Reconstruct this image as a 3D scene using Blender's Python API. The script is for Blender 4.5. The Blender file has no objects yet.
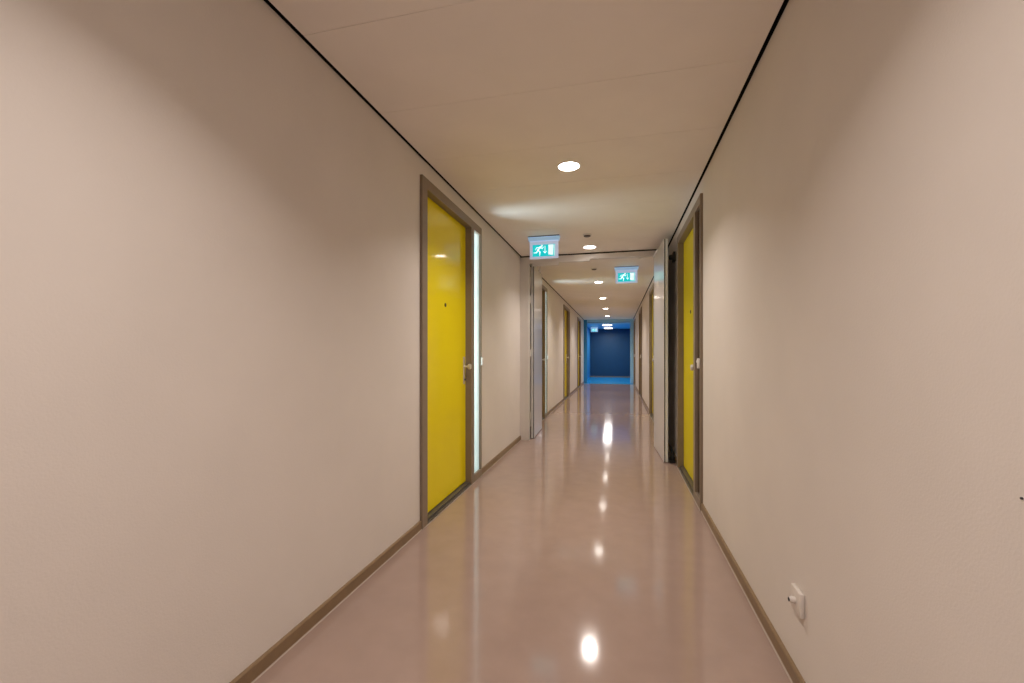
import bpy, bmesh, math, random
from mathutils import Vector, Matrix

random.seed(4)
SC = bpy.context.scene
COL = SC.collection

# ------------------------------------------------------------------ camera, world, exposure
EYE = 1.23
cam_data = bpy.data.cameras.new('camera')
cam_data.sensor_width = 36.0
cam_data.lens = 429.0 / 1024.0 * 36.0
cam_data.shift_y = 11.5 / 1024.0
cam_data.clip_start = 0.02
cam = bpy.data.objects.new('camera', cam_data)
cam.location = (0, 0, EYE)
cam.rotation_euler = (math.radians(90), 0, math.radians(13.753))
COL.objects.link(cam)
SC.camera = cam

world = bpy.data.worlds.new('world')
SC.world = world
world.use_nodes = True
world.node_tree.nodes['Background'].inputs[0].default_value = (0.9, 0.93, 1.0, 1)
world.node_tree.nodes['Background'].inputs[1].default_value = 0.2

SC.view_settings.view_transform = 'Standard'
SC.view_settings.look = 'None'
SC.view_settings.gamma = 1.0
SC.view_settings.use_curve_mapping = False
SC.view_settings.exposure = 0.03
LAMP_W, LAMP_SPREAD = 14.5, 127.0      # corridor downlights: watts and beam
LAMP_COL = (1.0, 0.90, 0.84)
LOBBY_W = 22.0
LENS, LOBBY_LENS = 26.0, 4.5            # glow of the lenses themselves
PANE = 1.0                             # glow of the frosted sidelights
ROOM_W = 300.0                         # daylight in the flats behind them

# ------------------------------------------------------------------ dimensions
XL, XR, H = -1.335, 0.65, 2.60
Y0, YP, YE = -4.2, 18.0, 22.3          # wall behind the camera, blue portal, end wall
HL = 2.45                              # lobby ceiling

# ------------------------------------------------------------------ materials
def mat(name, col, rough=0.5, metal=0.0, noise=0.0, nscale=8.0, bump=0.0, bscale=200.0,
        coat=0.0, emit=None, estr=0.0, spec=0.5, rvar=0.0, coat_rough=0.08):
    m = bpy.data.materials.new(name)
    m.use_nodes = True
    nt = m.node_tree
    b = nt.nodes['Principled BSDF']
    b.inputs['Base Color'].default_value = (*col, 1)
    b.inputs['Roughness'].default_value = rough
    b.inputs['Metallic'].default_value = metal
    b.inputs['Specular IOR Level'].default_value = spec
    b.inputs['Coat Weight'].default_value = coat
    b.inputs['Coat Roughness'].default_value = coat_rough
    if emit:
        b.inputs['Emission Color'].default_value = (*emit, 1)
        b.inputs['Emission Strength'].default_value = estr
    tc = nt.nodes.new('ShaderNodeTexCoord')
    if noise > 0:
        n = nt.nodes.new('ShaderNodeTexNoise')
        n.inputs['Scale'].default_value = nscale
        n.inputs['Detail'].default_value = 5
        nt.links.new(tc.outputs['Object'], n.inputs['Vector'])
        r = nt.nodes.new('ShaderNodeValToRGB')
        r.color_ramp.elements[0].position = 0.3
        r.color_ramp.elements[1].position = 0.7
        r.color_ramp.elements[0].color = (*[c * (1 - noise) for c in col], 1)
        r.color_ramp.elements[1].color = (*[min(1, c * (1 + noise)) for c in col], 1)
        nt.links.new(n.outputs['Fac'], r.inputs['Fac'])
        nt.links.new(r.outputs['Color'], b.inputs['Base Color'])
        if rvar > 0:
            mr = nt.nodes.new('ShaderNodeMapRange')
            mr.inputs['To Min'].default_value = rough - rvar
            mr.inputs['To Max'].default_value = rough + rvar
            nt.links.new(n.outputs['Fac'], mr.inputs['Value'])
            nt.links.new(mr.outputs['Result'], b.inputs['Roughness'])
    if bump > 0:
        n2 = nt.nodes.new('ShaderNodeTexNoise')
        n2.inputs['Scale'].default_value = bscale
        n2.inputs['Detail'].default_value = 3
        nt.links.new(tc.outputs['Object'], n2.inputs['Vector'])
        bp = nt.nodes.new('ShaderNodeBump')
        bp.inputs['Strength'].default_value = bump
        bp.inputs['Distance'].default_value = 0.002
        nt.links.new(n2.outputs['Fac'], bp.inputs['Height'])
        nt.links.new(bp.outputs['Normal'], b.inputs['Normal'])
    return m

M = {}
M['wall'] = mat('wall_paint', (0.79, 0.732, 0.682), 0.6, noise=0.025, nscale=2.5, bump=0.25, bscale=160, spec=0.35)
M['ceiling'] = mat('ceiling_board', (0.95, 0.89, 0.835), 0.7, noise=0.02, nscale=3, spec=0.3)
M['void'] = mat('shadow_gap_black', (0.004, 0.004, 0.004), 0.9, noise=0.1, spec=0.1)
M['floor'] = mat('floor_vinyl', (0.385, 0.278, 0.230), 0.095, noise=0.04, nscale=7, rvar=0.02, spec=0.65)
M['base'] = mat('baseboard_brown', (0.25, 0.165, 0.09), 0.4, noise=0.06, nscale=30)
M['caulk'] = mat('caulk_bead', (0.42, 0.34, 0.28), 0.5, noise=0.05)
M['frame'] = mat('frame_taupe', (0.255, 0.195, 0.14), 0.38, noise=0.04, nscale=20)
M['yellow'] = mat('door_yellow_lacquer', (0.88, 0.72, 0.0), 0.4, noise=0.02, nscale=2, coat=0.4, coat_rough=0.07, spec=0.1)
M['stone'] = mat('threshold_stone', (0.10, 0.085, 0.07), 0.35, noise=0.25, nscale=60)
M['steel'] = mat('brushed_steel', (0.78, 0.74, 0.70), 0.4, metal=0.6, noise=0.05, nscale=80)
M['black'] = mat('black_plastic', (0.012, 0.012, 0.012), 0.4, noise=0.1)
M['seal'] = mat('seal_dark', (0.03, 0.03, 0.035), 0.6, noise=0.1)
M['white'] = mat('white_plastic', (0.78, 0.73, 0.68), 0.35, noise=0.02)
M['fire'] = mat('fire_door_laminate', (0.69, 0.68, 0.665), 0.28, noise=0.015, nscale=4, coat=0.6, coat_rough=0.12)
M['fire_edge'] = mat('fire_door_edge', (0.86, 0.87, 0.87), 0.4, noise=0.02)
M['jamb'] = mat('fire_frame_paint', (0.76, 0.72, 0.69), 0.4, noise=0.02)
M['lens'] = mat('downlight_lens', (0.9, 0.9, 0.9), 0.4, noise=0.01, emit=(1.0, 0.92, 0.84), estr=LENS)
M['ring'] = mat('downlight_ring', (0.8, 0.77, 0.72), 0.4, noise=0.02)
M['lobby_lens'] = mat('lobby_lens', (0.9, 0.9, 0.9), 0.4, noise=0.01, emit=(1.0, 0.93, 0.88), estr=LOBBY_LENS)
M['navy'] = mat('navy_wall_paint', (0.006, 0.060, 0.125), 0.55, noise=0.04, nscale=4)
M['blue'] = mat('blue_paint', (0.04, 0.30, 0.62), 0.45, noise=0.03, nscale=4)
M['pale_blue'] = mat('pale_blue_tone', (0.40, 0.72, 0.95), 0.45, noise=0.03, nscale=4)
M['blue_floor'] = mat('blue_floor_vinyl', (0.015, 0.32, 0.64), 0.25, noise=0.05, nscale=8)
M['sensor'] = mat('sensor_lens', (0.11, 0.09, 0.075), 0.3, noise=0.05)
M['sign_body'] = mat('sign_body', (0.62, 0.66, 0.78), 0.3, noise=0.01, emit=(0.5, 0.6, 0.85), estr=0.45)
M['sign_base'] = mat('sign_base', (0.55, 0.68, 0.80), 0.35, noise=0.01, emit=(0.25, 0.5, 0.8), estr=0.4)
M['sign_green'] = mat('sign_green', (0.0, 0.25, 0.25), 0.3, noise=0.01, emit=(0.0, 0.50, 0.54), estr=1.0)
M['sign_white'] = mat('sign_white', (0.8, 0.9, 0.9), 0.3, noise=0.01, emit=(0.70, 0.95, 0.93), estr=0.9)
M['dark_pane'] = mat('dark_glass', (0.035, 0.025, 0.015), 0.08, noise=0.2, nscale=3, coat=0.5)

def lit_pane():
    m = mat('daylit_pane', (0.5, 0.6, 0.6), 0.15, coat=0.3)
    nt = m.node_tree
    b = nt.nodes['Principled BSDF']
    tc = nt.nodes.new('ShaderNodeTexCoord')
    n = nt.nodes.new('ShaderNodeTexNoise')
    n.inputs['Scale'].default_value = 7
    n.inputs['Detail'].default_value = 4
    r = nt.nodes.new('ShaderNodeValToRGB')
    r.color_ramp.elements[0].position = 0.35
    r.color_ramp.elements[0].color = (0.26, 0.37, 0.37, 1)
    r.color_ramp.elements[1].position = 0.68
    r.color_ramp.elements[1].color = (0.36, 0.43, 0.42, 1)
    nt.links.new(tc.outputs['Object'], n.inputs['Vector'])
    nt.links.new(n.outputs['Fac'], r.inputs['Fac'])
    nt.links.new(r.outputs['Color'], b.inputs['Emission Color'])
    b.inputs['Emission Strength'].default_value = PANE / 0.65
    b.inputs['Alpha'].default_value = 0.65
    return m
M['lit_pane'] = lit_pane()

# ------------------------------------------------------------------ helpers
IDENT = lambda p: p
class MB:
    def __init__(self, f=IDENT):
        self.bm = bmesh.new()
        self.f = f
    def box(self, a, b, bevel=0.0, mtx=None):
        lo = [min(a[i], b[i]) for i in range(3)]
        hi = [max(a[i], b[i]) for i in range(3)]
        t = bmesh.new()
        vs = [t.verts.new((x, y, z)) for x in (lo[0], hi[0]) for y in (lo[1], hi[1]) for z in (lo[2], hi[2])]
        for q in ((0, 1, 3, 2), (4, 6, 7, 5), (0, 4, 5, 1), (2, 3, 7, 6), (0, 2, 6, 4), (1, 5, 7, 3)):
            t.faces.new([vs[i] for i in q])
        if bevel > 0:
            bmesh.ops.bevel(t, geom=t.edges[:], offset=bevel, segments=2, affect='EDGES', profile=0.5)
        return self._merge(t, mtx)
    def prism(self, pts, axis, lo, hi):
        """outline of 2-D points extruded along an axis"""
        t = bmesh.new()
        def mk(p, d):
            return {'x': (d, p[0], p[1]), 'y': (p[0], d, p[1]), 'z': (p[0], p[1], d)}[axis]
        A = [t.verts.new(mk(p, lo)) for p in pts]
        B = [t.verts.new(mk(p, hi)) for p in pts]
        t.faces.new(A)
        t.faces.new(B[::-1])
        n = len(pts)
        for i in range(n):
            t.faces.new((A[i], A[(i + 1) % n], B[(i + 1) % n], B[i]))
        return self._merge(t)
    def lathe(self, prof, mtx=None, seg=32):
        """profile of (radius, height) turned about z, capped at both ends"""
        t = bmesh.new()
        rings = []
        for r, z in prof:
            if r < 1e-6:
                rings.append([t.verts.new((0, 0, z))])
            else:
                rings.append([t.verts.new((r * math.cos(2 * math.pi * k / seg), r * math.sin(2 * math.pi * k / seg), z)) for k in range(seg)])
        for a, b in zip(rings[:-1], rings[1:]):
            for k in range(seg):
                k2 = (k + 1) % seg
                if len(a) == 1 and len(b) == 1:
                    continue
                if len(a) == 1:
                    t.faces.new((a[0], b[k], b[k2]))
                elif len(b) == 1:
                    t.faces.new((a[k], b[0], a[k2]))
                else:
                    t.faces.new((a[k], b[k], b[k2], a[k2]))
        for r in (rings[0], rings[-1]):
            if len(r) > 2:
                t.faces.new(r)
        return self._merge(t, mtx)
    def bar(self, p, q, w, h):
        """rectangular bar from p to q"""
        p, q = Vector(p), Vector(q)
        d = q - p
        rot = d.to_track_quat('X', 'Z').to_matrix().to_4x4()
        return self.box((0, -w / 2, -h / 2), (d.length, w / 2, h / 2), min(w, h) * 0.15, Matrix.Translation(p) @ rot)
    def _merge(self, t, mtx=None):
        if mtx is not None:
            bmesh.ops.transform(t, matrix=mtx, verts=t.verts[:])
        for v in t.verts:
            v.co = Vector(self.f(v.co))
        bmesh.ops.recalc_face_normals(t, faces=t.faces[:])
        me = bpy.data.meshes.new('tmp')
        t.to_mesh(me)
        t.free()
        self.bm.from_mesh(me)
        bpy.data.meshes.remove(me)
        return self
    def build(self, name, m, parent=None, smooth=False, **props):
        me = bpy.data.meshes.new(name)
        self.bm.to_mesh(me)
        self.bm.free()
        me.materials.append(M[m])
        if smooth:
            for p in me.polygons:
                p.use_smooth = True
            me.set_sharp_from_angle(angle=math.radians(40))
        o = bpy.data.objects.new(name, me)
        COL.objects.link(o)
        attach(o, parent)
        for k, v in props.items():
            o[k] = v
        return o

WORLD = {}
def attach(o, parent):
    """parent an object whose coordinates are world coordinates"""
    if parent is None:
        WORLD[o.name] = Vector((0, 0, 0))
        return
    o.parent = parent
    off = WORLD.get(parent.name, Vector((0, 0, 0)))
    o.location = -off if off.length > 0 else (0, 0, 0)
    WORLD[o.name] = Vector((0, 0, 0))

def empty(name, loc, **props):
    o = bpy.data.objects.new(name, None)
    o.empty_display_size = 0.1
    o.location = loc
    COL.objects.link(o)
    WORLD[o.name] = Vector(loc)
    for k, v in props.items():
        o[k] = v
    return o

def tag(o, label, cat, group=None, kind=None):
    o['label'] = label
    o['category'] = cat
    if group:
        o['group'] = group
    if kind:
        o['kind'] = kind
    return o

# ------------------------------------------------------------------ door layout
DW = 1.35                                  # door module width
LEFT = [2.752, 6.93, 11.00, 14.95]
RIGHT = [3.595, 7.75, 12.00, 16.15]
FRAME_TOP = 2.475

def comb(starts, y0, y1, top):
    pts = [(y0, -0.10)]
    for s in sorted(starts):
        pts += [(s + 0.004, -0.10), (s + 0.004, FRAME_TOP - 0.004), (s + DW - 0.004, FRAME_TOP - 0.004), (s + DW - 0.004, -0.10)]
    pts += [(y1, -0.10), (y1, top), (y0, top)]
    return pts

# ------------------------------------------------------------------ structure
o = MB().box((XL - 0.6, Y0 - 0.2, -0.10), (XR + 0.6, YP - 0.55, 0.0)).build('floor', 'floor')
tag(o, 'glossy brown vinyl corridor floor with lamp reflections', 'floor', kind='structure')
o = MB().box((XL - 0.6, YP - 0.55, -0.10), (XR + 0.6, YE + 0.2, 0.0)).build('floor_lobby', 'blue_floor')
tag(o, 'bright blue floor of the lobby past the corridor end', 'floor', kind='structure')

o = MB().prism(comb(LEFT, Y0, YP, 2.72), 'x', XL - 0.25, XL).build('wall_left', 'wall')
tag(o, 'long warm white corridor wall on the left with yellow doors', 'wall', kind='structure')
o = MB().prism(comb(RIGHT, Y0, YP, 2.72), 'x', XR, XR + 0.25).build('wall_right', 'wall')
tag(o, 'long warm white corridor wall on the right with socket plate', 'wall', kind='structure')
o = MB().box((XL - 0.25, Y0 - 0.2, -0.1), (XR + 0.25, Y0, 2.72)).build('wall_back', 'wall')
tag(o, 'white corridor wall closing the near end behind the viewpoint', 'wall', kind='structure')
o = MB().box((XL - 0.25, YE, -0.1), (XR + 0.25, YE + 0.2, 2.72)).build('wall_end', 'navy')
tag(o, 'dark navy blue wall closing the far end of corridor', 'wall', kind='structure')
o = MB().box((XL - 0.25, YP, -0.1), (XL, YE, 2.72)).build('wall_lobby_left', 'blue')
tag(o, 'blue side wall on the left inside the far lobby', 'wall', kind='structure')
o = MB().box((XR, YP, -0.1), (XR + 0.25, YE, 2.72)).build('wall_lobby_right', 'blue')
tag(o, 'blue side wall on the right inside the far lobby', 'wall', kind='structure')

# ceiling: black backing with panels hung below it, shadow gaps along both walls
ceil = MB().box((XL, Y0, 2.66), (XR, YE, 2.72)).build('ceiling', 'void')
tag(ceil, 'pale suspended ceiling of cross panels with black shadow gaps', 'ceiling', kind='structure')
for n, (xa, xb, lab) in enumerate(((XL, XL + 0.003, 'black strip painting the gap shade above the left wall'), (XR - 0.003, XR, 'black strip painting the gap shade above the right wall'))):
    o = MB().box((xa, Y0, H + 0.001), (xb, YP - 0.06, 2.66)).build('trim_%d' % (n + 1), 'void')  # black strip puts the gap's shade onto the wall top
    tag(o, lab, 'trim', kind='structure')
MOD = 0.62
k0 = math.floor((Y0 - 1.585) / MOD)
y = 1.585 + k0 * MOD
panel_mesh = None
while y < YP - 0.02:
    a, b = max(y, Y0) + 0.001, min(y + MOD, YP) - 0.001
    if b - a > 0.03:
        if abs((b - a) - (MOD - 0.002)) < 1e-4 and panel_mesh:
            p = bpy.data.objects.new('ceiling_panel', panel_mesh)
            COL.objects.link(p)
            p.parent = ceil
            p.location = (0, a, 0)
        else:
            mb = MB().box((XL + 0.019, 0, H), (XR - 0.019, b - a, H + 0.02), 0.0012)
            p = mb.build('ceiling_panel', 'ceiling', ceil)
            p.location = (0, a, 0)
            if abs((b - a) - (MOD - 0.002)) < 1e-4:
                panel_mesh = p.data
    y += MOD
o = MB().box((XL, YP + 0.06, HL), (XR, YE, HL + 0.04)).build('ceiling_lobby', 'pale_blue')
tag(o, 'lower light blue ceiling over the far lobby', 'ceiling', kind='structure')

def baseboard(name, starts, x, sgn, y0, y1, label):
    segs, cur = [], y0
    for s in sorted(starts):
        segs.append((cur, s))
        cur = s + DW
    segs.append((cur, y1))
    mb, cb = MB(), MB()
    for a, b in segs:
        prof = [(x, 0.0), (x + sgn * 0.014, 0.0), (x + sgn * 0.014, 0.056), (x + sgn * 0.010, 0.061), (x, 0.061)]
        mb.prism(prof, 'y', a, b)
        cb.prism([(x + sgn * 0.014, 0.0), (x + sgn * 0.019, 0.0), (x + sgn * 0.014, 0.005)], 'y', a, b)
    o = mb.build(name, 'base')
    tag(o, label, 'baseboard', kind='structure')
    cb.build('caulk_bead', 'caulk', o)
baseboard('baseboard_left', LEFT, XL, 1, Y0, YP, 'low olive brown baseboard along the left corridor wall')
baseboard('baseboard_right', RIGHT, XR, -1, Y0, YP, 'low olive brown baseboard along the right corridor wall')
o = MB().box((XL, YE - 0.014, 0), (XR, YE, 0.06)).build('baseboard_end', 'frame')
tag(o, 'brown baseboard under the navy end wall', 'baseboard', kind='structure')

# ------------------------------------------------------------------ yellow doors
def make_door(n, side, y0, lit, label, near):
    if side == 'l':
        f = lambda p: (XL + p[1], y0 + p[0], p[2])          # local: u along wall, w into the corridor, z
    else:
        f = lambda p: (XR - p[1], y0 + DW - p[0], p[2])
    root = empty('door_%d' % n, f((DW / 2, 0, 0)))
    tag(root, label, 'door', 'yellow apartment doors with sidelights', 'structure')
    W0, W1 = -0.10, 0.02
    fr = MB(f).box((0, W0, 0), (0.085, W1, FRAME_TOP), 0.002).build('door_frame', 'frame', root)
    def sub(name, a, b, m='frame', par=fr, bev=0.002):
        return MB(f).box(a, b, bev).build(name, m, par)
    sub('mullion', (1.035, W0, 0), (1.118, W1, 2.40))
    sub('jamb', (1.322, W0, 0), (DW, W1, FRAME_TOP))
    sub('head', (0.085, W0, 2.40), (1.322, W1, FRAME_TOP))
    sub('sill', (1.118, W0, 0), (1.322, W1, 0.075))
    leaf = MB(f).box((0.088, -0.077, 0.036), (1.032, -0.037, 2.397), 0.002).build('door_leaf', 'yellow', root)
    MB(f).prism([(0.086, W0), (1.034, W0), (1.034, -0.002), (0.086, -0.002)], 'z', 0.0, 0.028).build('threshold', 'stone', root)
    MB(f).box((0.086, -0.002, 0.0), (1.034, 0.018, 0.013), 0.003).build('threshold_nosing', 'stone', root)
    MB(f).box((0.0, 0.018, 0.0), (DW, 0.025, 0.004), 0.001).build('caulk_bead', 'caulk', root)
    pane = MB(f).box((1.118, -0.016, 0.075), (1.322, 0.000, 2.40)).build('sidelight_pane', 'lit_pane' if lit else 'dark_pane', root)
    MB(f).box((1.118, 0.000, 0.075), (1.124, 0.006, 2.40), 0.001).build('glazing_bead', 'frame', pane)
    MB(f).box((1.317, 0.000, 0.075), (1.322, 0.006, 2.40), 0.001).build('glazing_bead', 'frame', pane)
    # furniture: long back plate, turned knob, lock cylinder, spyhole
    out = lambda u, w, z: Matrix.Translation((u, w, z)) @ Matrix.Rotation(math.radians(-90), 4, 'X')
    MB(f).box((0.962, -0.037, 0.945), (0.998, -0.029, 1.195), 0.003).build('back_plate', 'steel', leaf)
    MB(f).lathe([(0.013, 0), (0.010, 0.004), (0.009, 0.028), (0.016, 0.034), (0.0255, 0.042), (0.027, 0.052), (0.024, 0.061), (0.0, 0.064)],
                out(0.980, -0.029, 1.105), 24).build('door_knob', 'steel', leaf, True)
    MB(f).lathe([(0.009, 0), (0.009, 0.012), (0.0, 0.012)], out(0.980, -0.029, 0.985), 16).build('lock_cylinder', 'seal', leaf, True)
    if near:
        MB(f).lathe([(0.017, 0), (0.017, 0.003), (0.012, 0.006), (0.0, 0.006)], out(0.545, -0.037, 1.625), 20).build('spyhole', 'black', leaf, True)
    # hinges on the hinge side of the leaf
    for z in (0.25, 1.2, 2.15):
        MB(f).lathe([(0.006, 0), (0.006, 0.09), (0.0, 0.09)], Matrix.Translation((0.0905, -0.033, z)), 12).build('hinge', 'frame', leaf, True)
    return f

D = []
specs = [('l', LEFT[0], True, 'yellow flush door with bright sidelight, nearest door on the left wall', True),
         ('r', RIGHT[0], False, 'yellow flush door with dark sidelight beside the open grey fire door', True),
         ('l', LEFT[1], True, 'yellow door with bright sidelight just past the left fire door leaf', False),
         ('r', RIGHT[1], False, 'yellow door on right wall half hidden behind the open fire door leaf', False),
         ('l', LEFT[2], False, 'yellow door on left wall, second past the fire doors', False),
         ('r', RIGHT[2], False, 'yellow door on right wall, second past the fire doors', False),
         ('l', LEFT[3], False, 'last yellow door on left wall before the blue lobby', False),
         ('r', RIGHT[3], False, 'last yellow door on right wall before the blue lobby', False)]
for i, (s, y0, lit, lab, near) in enumerate(specs):
    D.append(make_door(i + 1, s, y0, lit, lab, near))

# doorbells on the frame beside each sidelight
bells = ['white doorbell on frame of nearest left yellow door', 'white doorbell on frame of yellow door right of fire door',
         'white doorbell on left door frame just past fire door', 'white doorbell on right door frame hidden behind fire door',
         'white doorbell on second left door past fire doors', 'white doorbell on second right door past fire doors',
         'white doorbell on last left door before blue lobby', 'white doorbell on last right door before blue lobby']
for f, lab in zip(D, bells):
    r = empty('doorbell', f((1.325, 0.02, 1.13)))
    tag(r, lab, 'doorbell', 'white doorbells on the door frames')
    MB(f).box((1.318, 0.0205, 1.108), (1.349, 0.040, 1.188), 0.007).build('housing', 'white', r, True)
    MB(f).lathe([(0.010, 0), (0.010, 0.003), (0.007, 0.005), (0, 0.005)], Matrix.Translation((1.3335, 0.040, 1.162)) @ Matrix.Rotation(math.radians(-90), 4, 'X'), 16).build('button', 'ring', r, True)

# ------------------------------------------------------------------ grey double fire door in its frame
FY, FD = 5.93, 0.10
JX0, JX1 = XL + 0.135, XR - 0.135
MID = -0.36
fd = empty('door_9', ((XL + XR) / 2, FY, 0))
tag(fd, 'pair of pale grey fire doors standing open across the corridor', 'door', kind='structure')
MB().prism([(XL, FY), (JX0 - 0.035, FY), (JX0 - 0.035, FY + 0.004), (JX0 - 0.030, FY + 0.004), (JX0 - 0.030, FY), (JX0, FY), (JX0, FY + 0.05), (JX0 - 0.032, FY + 0.05), (JX0 - 0.032, FY + FD), (XL, FY + FD)],
           'z', 0.0, 2.58).build('jamb', 'jamb', fd)
MB().prism([(XR, FY), (JX1 + 0.015, FY), (JX1 + 0.015, FY + 0.05), (JX1, FY + 0.05), (JX1, FY + FD), (XR, FY + FD)],
           'z', 0.0, 2.58).build('jamb', 'jamb', fd)
hd = MB().box((JX0, FY, 2.515), (JX1, FY + FD, 2.58), 0.002).build('head', 'jamb', fd)
MB().box((JX0, FY - 0.001, 2.487), (MID, FY + 0.05, 2.515), 0.002).build('door_stop', 'jamb', hd)
MB().box((XL + 0.0, FY + 0.02, 2.58), (XR, FY + 0.06, 2.60)).build('head_gap_shade', 'void', hd)  # added black strip stands in for the shade between head and ceiling

# right leaf swings toward the viewer, left leaf swings away
LW, LT, LH = 0.855, 0.048, 2.508
def leaf_obj(hinge, ang, sgn, mirror):
    """local: u from hinge edge to free edge, v thickness (0 = pull face), z"""
    R = Matrix.Rotation(ang, 4, 'Z')
    T = Matrix.Translation(hinge)
    def f(p):
        return (T @ R @ Vector((p[0], p[1] * sgn, p[2])))[:]
    lf = MB(f).box((0.0, 0.002, 0.010), (LW, LT - 0.002, LH), 0.002).build('door_leaf', 'fire', fd)
    MB(f).box((LW, 0.0035, 0.012), (LW + 0.004, LT * 0.64, LH - 0.002)).build('edge_lip', 'fire_edge', lf)
    MB(f).box((LW, LT * 0.64, 0.012), (LW + 0.002, LT * 0.86, LH - 0.002)).build('seal', 'seal', lf)
    MB(f).box((-0.002, LT * 0.70, 0.012), (0.0, LT * 0.92, LH - 0.002)).build('seal', 'seal', lf)
    for z in (0.28, 1.18, 1.95, 2.22):
        MB(f).lathe([(0.008, 0), (0.008, 0.10), (0.0, 0.10)], Matrix.Translation((-0.006, -0.007, z)), 12).build('hinge', 'steel', lf, True)
    return f, lf
# right: hinge at jamb, leaf runs toward -Y (slightly past square), pull face toward the right wall
fr_, lr_ = leaf_obj((JX1 + 0.001, FY - 0.012, 0), math.radians(-90 + 2.6), -1, False)
# left: hinge behind jamb, leaf runs toward +Y, pull face toward the left wall
fl_, ll_ = leaf_obj((JX0 + 0.002, FY + FD + 0.012, 0), math.radians(90 + 2.2), -1, True)
lr_['label'] = 'right fire door leaf swung open toward the viewer'
ll_['label'] = 'left fire door leaf swung open away from the viewer'

# closer arms: rail under the head and flat arm to each leaf
MB().bar((0.27, FY + FD + 0.012, 2.508), (0.462, FY - 0.03, 2.500), 0.022, 0.008).build('closer_arm', 'steel', fd)
MB().bar((0.462, FY - 0.03, 2.490), (0.480, FY - 0.42, 2.490), 0.016, 0.020).build('closer_arm', 'fire_edge', fd)
MB().box((-1.15, FY - 0.014, 2.445), (-0.78, FY - 0.002, 2.500), 0.003).build('closer_rail', 'jamb', fd)
MB().bar((-1.05, FY + 0.05, 2.462), (-1.135, FY + 0.42, 2.440), 0.018, 0.010).build('closer_arm', 'steel', fd)

# door magnet on the wall behind the right leaf, black catch on the floor
r = empty('door_magnet', (XR, 5.22, 2.33))
tag(r, 'black door holder magnet on the wall behind right fire door leaf', 'door holder')
MB().box((XR - 0.030, 5.17, 2.275), (XR - 0.001, 5.27, 2.385), 0.005).build('wall_plate', 'black', r)
MB().lathe([(0.030, 0), (0.030, 0.030), (0.022, 0.040), (0, 0.040)], Matrix.Translation((XR - 0.030, 5.22, 2.33)) @ Matrix.Rotation(math.radians(-90), 4, 'Y'), 20).build('magnet_head', 'black', r, True)
r = empty('floor_door_catch', (0.60, 5.12, 0))
tag(r, 'black door catch on the floor behind right fire door leaf', 'door stop')
MB().box((0.572, 5.06, 0.0), (0.634, 5.20, 0.03), 0.008).build('foot', 'black', r)
MB().lathe([(0.024, 0.03), (0.026, 0.06), (0.016, 0.075), (0.018, 0.11), (0.0, 0.125)], Matrix.Translation((0.604, 5.11, 0)), 16).build('rubber_buffer', 'black', r, True)
MB().bar((0.604, 5.11, 0.09), (0.600, 5.18, 0.16), 0.018, 0.018).build('lever', 'black', r)

# ------------------------------------------------------------------ blue portal at the lobby
pt = empty('door_10', ((XL + XR) / 2, YP, 0))
tag(pt, 'blue open portal frame at the far lobby entrance', 'door frame', kind='structure')
MB().box((XL, YP - 0.06, 0), (XL + 0.13, YP + 0.06, 2.60), 0.003).build('jamb', 'blue', pt)
MB().box((XR - 0.13, YP - 0.06, 0), (XR, YP + 0.06, 2.60), 0.003).build('jamb', 'pale_blue', pt)  # right jamb and head paler than the left jamb
MB().box((XL + 0.13, YP - 0.06, 2.50), (XR - 0.13, YP + 0.06, 2.60), 0.003).build('head', 'pale_blue', pt)

# ------------------------------------------------------------------ downlights
CX = (XL + XR) / 2
def beam(name, loc, size, watts, spread, col, parent=None, aim=(0, 0, -1)):
    ld = bpy.data.lights.new(name, 'AREA')
    ld.shape = 'DISK'
    ld.size = size
    ld.energy = watts
    ld.spread = math.radians(spread)
    ld.color = col
    lo = bpy.data.objects.new(name, ld)
    COL.objects.link(lo)
    lo.rotation_euler = Vector(aim).to_track_quat('-Z', 'Y').to_euler()
    if parent:
        lo.parent = parent
        lo.location = Vector(loc) - WORLD[parent.name]
    else:
        lo.location = loc
    return lo
# daylight in the flats behind the two frosted sidelights, falling up through them onto the ceiling
for y0 in LEFT[:2]:
    yc = y0 + 1.20
    src = Vector((XL - 1.5, yc - 0.36, 1.0))
    beam('room_daylight', src, 1.5, ROOM_W, 120.0, (0.72, 0.92, 1.0), None, Vector((XL, yc, 2.2)) - src)
lights = [(-2.05, 'round recessed downlight behind the viewpoint'),
          (0.55, 'round recessed downlight overhead above the viewpoint'),
          (3.15, 'large looking round downlight nearest in view, before the exit signs'),
          (5.62, 'round downlight just in front of the fire door head'),
          (8.44, 'first round downlight past the fire door head'),
          (10.95, 'second round downlight past the fire door head'),
          (13.50, 'third round downlight past the fire door head'),
          (16.25, 'last small round downlight before the blue lobby')]
for y, lab in lights:
    r = empty('downlight', (CX, y, H))
    tag(r, lab, 'ceiling light', 'round downlights along the corridor ceiling')
    T = Matrix.Translation((CX, y, H))
    MB().lathe([(0.075, -0.001), (0.084, -0.001), (0.084, -0.003), (0.079, -0.006), (0.075, -0.006), (0.075, -0.001)], T, 40).build('trim_ring', 'ring', r, True)
    MB().lathe([(0.0, -0.001), (0.074, -0.001), (0.074, -0.004), (0.0, -0.0045)], T, 40).build('lens', 'lens', r)
    beam('downlight_beam', (CX, y, H - 0.0075), 0.14, LAMP_W, LAMP_SPREAD, LAMP_COL, r)
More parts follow.
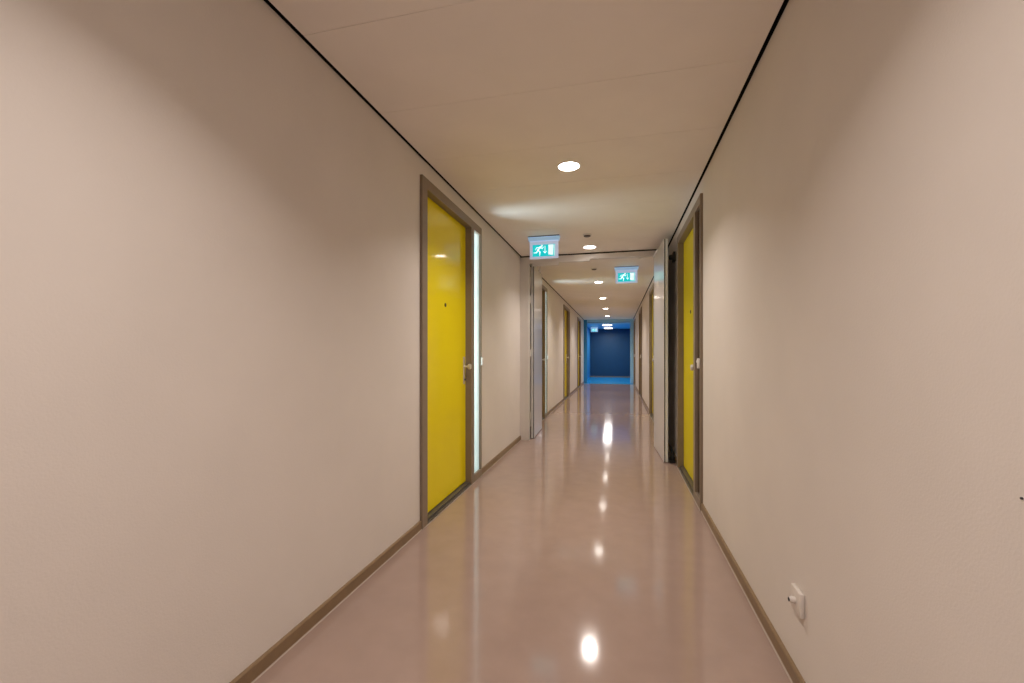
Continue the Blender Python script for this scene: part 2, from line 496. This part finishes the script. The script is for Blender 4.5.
for y, lab in ((18.75, 'big round disc lamp on blue lobby ceiling, nearer one'), (21.1, 'big round disc lamp on blue lobby ceiling, farther one')):
    r = empty('lobby_lamp', (CX, y, HL))
    tag(r, lab, 'ceiling light', 'round lamps on the lobby ceiling')
    T = Matrix.Translation((CX - 0.06, y, HL))
    MB().lathe([(0.0, -0.001), (0.215, -0.001), (0.215, -0.02), (0.20, -0.024), (0.0, -0.024)], T, 40).build('housing', 'ring', r, True)
    MB().lathe([(0.0, -0.025), (0.20, -0.025), (0.20, -0.044), (0.19, -0.048), (0.0, -0.049)], T, 40).build('diffuser', 'lobby_lens', r, True)
    beam('lobby_beam', (CX - 0.06, y, HL - 0.052), 0.36, LOBBY_W, 170.0, (1.0, 0.95, 0.92), r)

# ------------------------------------------------------------------ small ceiling detectors
for y, x, lab in ((5.02, -0.335, 'small ceiling sensor in front of the fire door head'), (7.05, -0.36, 'small ceiling sensor just past the fire door head')):
    r = empty('ceiling_sensor', (x, y, H))
    tag(r, lab, 'sensor', 'small sensors on the corridor ceiling')
    T = Matrix.Translation((x, y, H))
    MB().lathe([(0.0, -0.001), (0.052, -0.001), (0.050, -0.010), (0.036, -0.016), (0.0, -0.016)], T, 28).build('base', 'ring', r, True)
    MB().lathe([(0.0, -0.0165), (0.040, -0.0165), (0.038, -0.024), (0.030, -0.028), (0.0, -0.028)], T, 28).build('lens', 'sensor', r, True)

# ------------------------------------------------------------------ exit signs
def capsule(mb, a, b, w, y, th):
    ax, az = a
    bx, bz = b
    d = math.atan2(bz - az, bx - ax)
    pts = []
    for k in range(7):
        t = d + math.pi / 2 + math.pi * k / 6
        pts.append((ax + w / 2 * math.cos(t), az + w / 2 * math.sin(t)))
    for k in range(7):
        t = d - math.pi / 2 + math.pi * k / 6
        pts.append((bx + w / 2 * math.cos(t), bz + w / 2 * math.sin(t)))
    mb.prism(pts, 'y', y - th, y)

def exit_sign(x, y, top, s, lab):
    r = empty('exit_sign', (x, y, top))
    top -= 0.010
    tag(r, lab, 'exit sign', 'lit green exit signs')
    # wedge base on the ceiling, frame hanging from it
    w = 0.375 * s / 2
    b = MB()
    b.prism([(y - 0.040, top), (y + 0.040, top), (y + 0.030, top - 0.045 * s), (y - 0.030, top - 0.045 * s)], 'x', x - w + 0.008, x + w - 0.008)
    b.box((x - w, y - 0.044, top - 0.007), (x + w, y + 0.044, top - 0.0005), 0.001)
    MB().box((x - w + 0.004, y - 0.040, top + 0.0002), (x + w - 0.004, y + 0.040, top + 0.0095)).build('shade_seam', 'seal', r)  # dark slab painting the shadow line between sign base and ceiling
    b.build('ceiling_base', 'sign_base', r)
    fw = 0.335 * s / 2
    zt, zb = top - 0.046 * s, top - 0.250 * s
    body = MB().box((x - fw, y - 0.018, zb), (x + fw, y + 0.018, zt), 0.004).build('housing', 'sign_body', r)
    yf = y - 0.0185
    u = 0.00096 * s
    px = lambda cx, cz: (x + (cx - 314) * u, (zt + zb) / 2 + (315 - cz) * u)
    x0, z1 = px(176, 255)
    x1, z0 = px(452, 398)
    disp = MB().box((x0, yf - 0.002, z0), (x1, yf, z1)).build('display', 'sign_green', r)
    yp, th = yf - 0.0022, 0.0012
    fig = MB()
    for a, c, wd in (((276, 283), (242, 322), 22), ((272, 284), (228, 292), 10), ((228, 292), (212, 314), 10),
                     ((274, 288), (296, 304), 9), ((296, 304), (310, 286), 9),
                     ((244, 322), (268, 346), 14), ((268, 346), (264, 384), 13),
                     ((240, 322), (226, 350), 14), ((226, 350), (192, 352), 12)):
        capsule(fig, px(*a), px(*c), 0.82 * wd * u, yp, th)
    capsule(fig, px(291, 268), px(292, 267), 23 * u, yp, th)
    fig.build('running_figure', 'sign_white', disp)
    ar = MB()
    for a, c in (((330, 274), (330, 352)), ((312, 338), (330, 358)), ((348, 338), (330, 358))):
        capsule(ar, px(*a), px(*c), 8 * u, yp, th)
    ar.build('arrow', 'sign_white', disp)
    dr = MB()
    dr.prism([px(372, 260), px(434, 260), px(428, 386), px(372, 378)], 'y', yp - th, yp)
    dr.prism([px(441, 260), px(447, 260), px(447, 394), px(441, 394)], 'y', yp - th, yp)
    dr.build('doorway', 'sign_white', disp)
exit_sign(-0.833, 4.985, H, 1.0, 'green running man exit sign on the left, before the fire door head')
exit_sign(0.146, 7.05, H, 1.0, 'green running man exit sign on the right, past the fire door head')
exit_sign(-1.02, 20.2, HL, 0.95, 'tiny green exit sign hanging in the distant blue lobby')

# ------------------------------------------------------------------ socket plate low on the right wall
r = empty('wall_socket', (XR, 1.772, 0.325))
tag(r, 'white wall socket plate low on the right wall above baseboard', 'socket')
MB().box((XR - 0.017, 1.729, 0.282), (XR - 0.0005, 1.815, 0.368), 0.004).build('cover_plate', 'white', r, True)
MB().lathe([(0.011, 0), (0.011, 0.014), (0.0085, 0.018), (0.0085, 0.019), (0, 0.019)], Matrix.Translation((XR - 0.017, 1.772, 0.326)) @ Matrix.Rotation(math.radians(-90), 4, 'Y'), 20).build('plug_stub', 'white', r, True)
MB().lathe([(0.0072, 0.0195), (0.0072, 0.021), (0, 0.021)], Matrix.Translation((XR - 0.017, 1.772, 0.326)) @ Matrix.Rotation(math.radians(-90), 4, 'Y'), 16).build('contact', 'seal', r)

# small dark screw left in the right wall
o = MB().lathe([(0.0022, 0), (0.0022, 0.002), (0.0012, 0.003), (0, 0.003)], Matrix.Translation((XR, 0.888, 0.99)) @ Matrix.Rotation(math.radians(-90), 4, 'Y'), 12).build('wall_screw', 'seal', None, True)
tag(o, 'tiny dark screw left in the right wall near frame edge', 'screw')
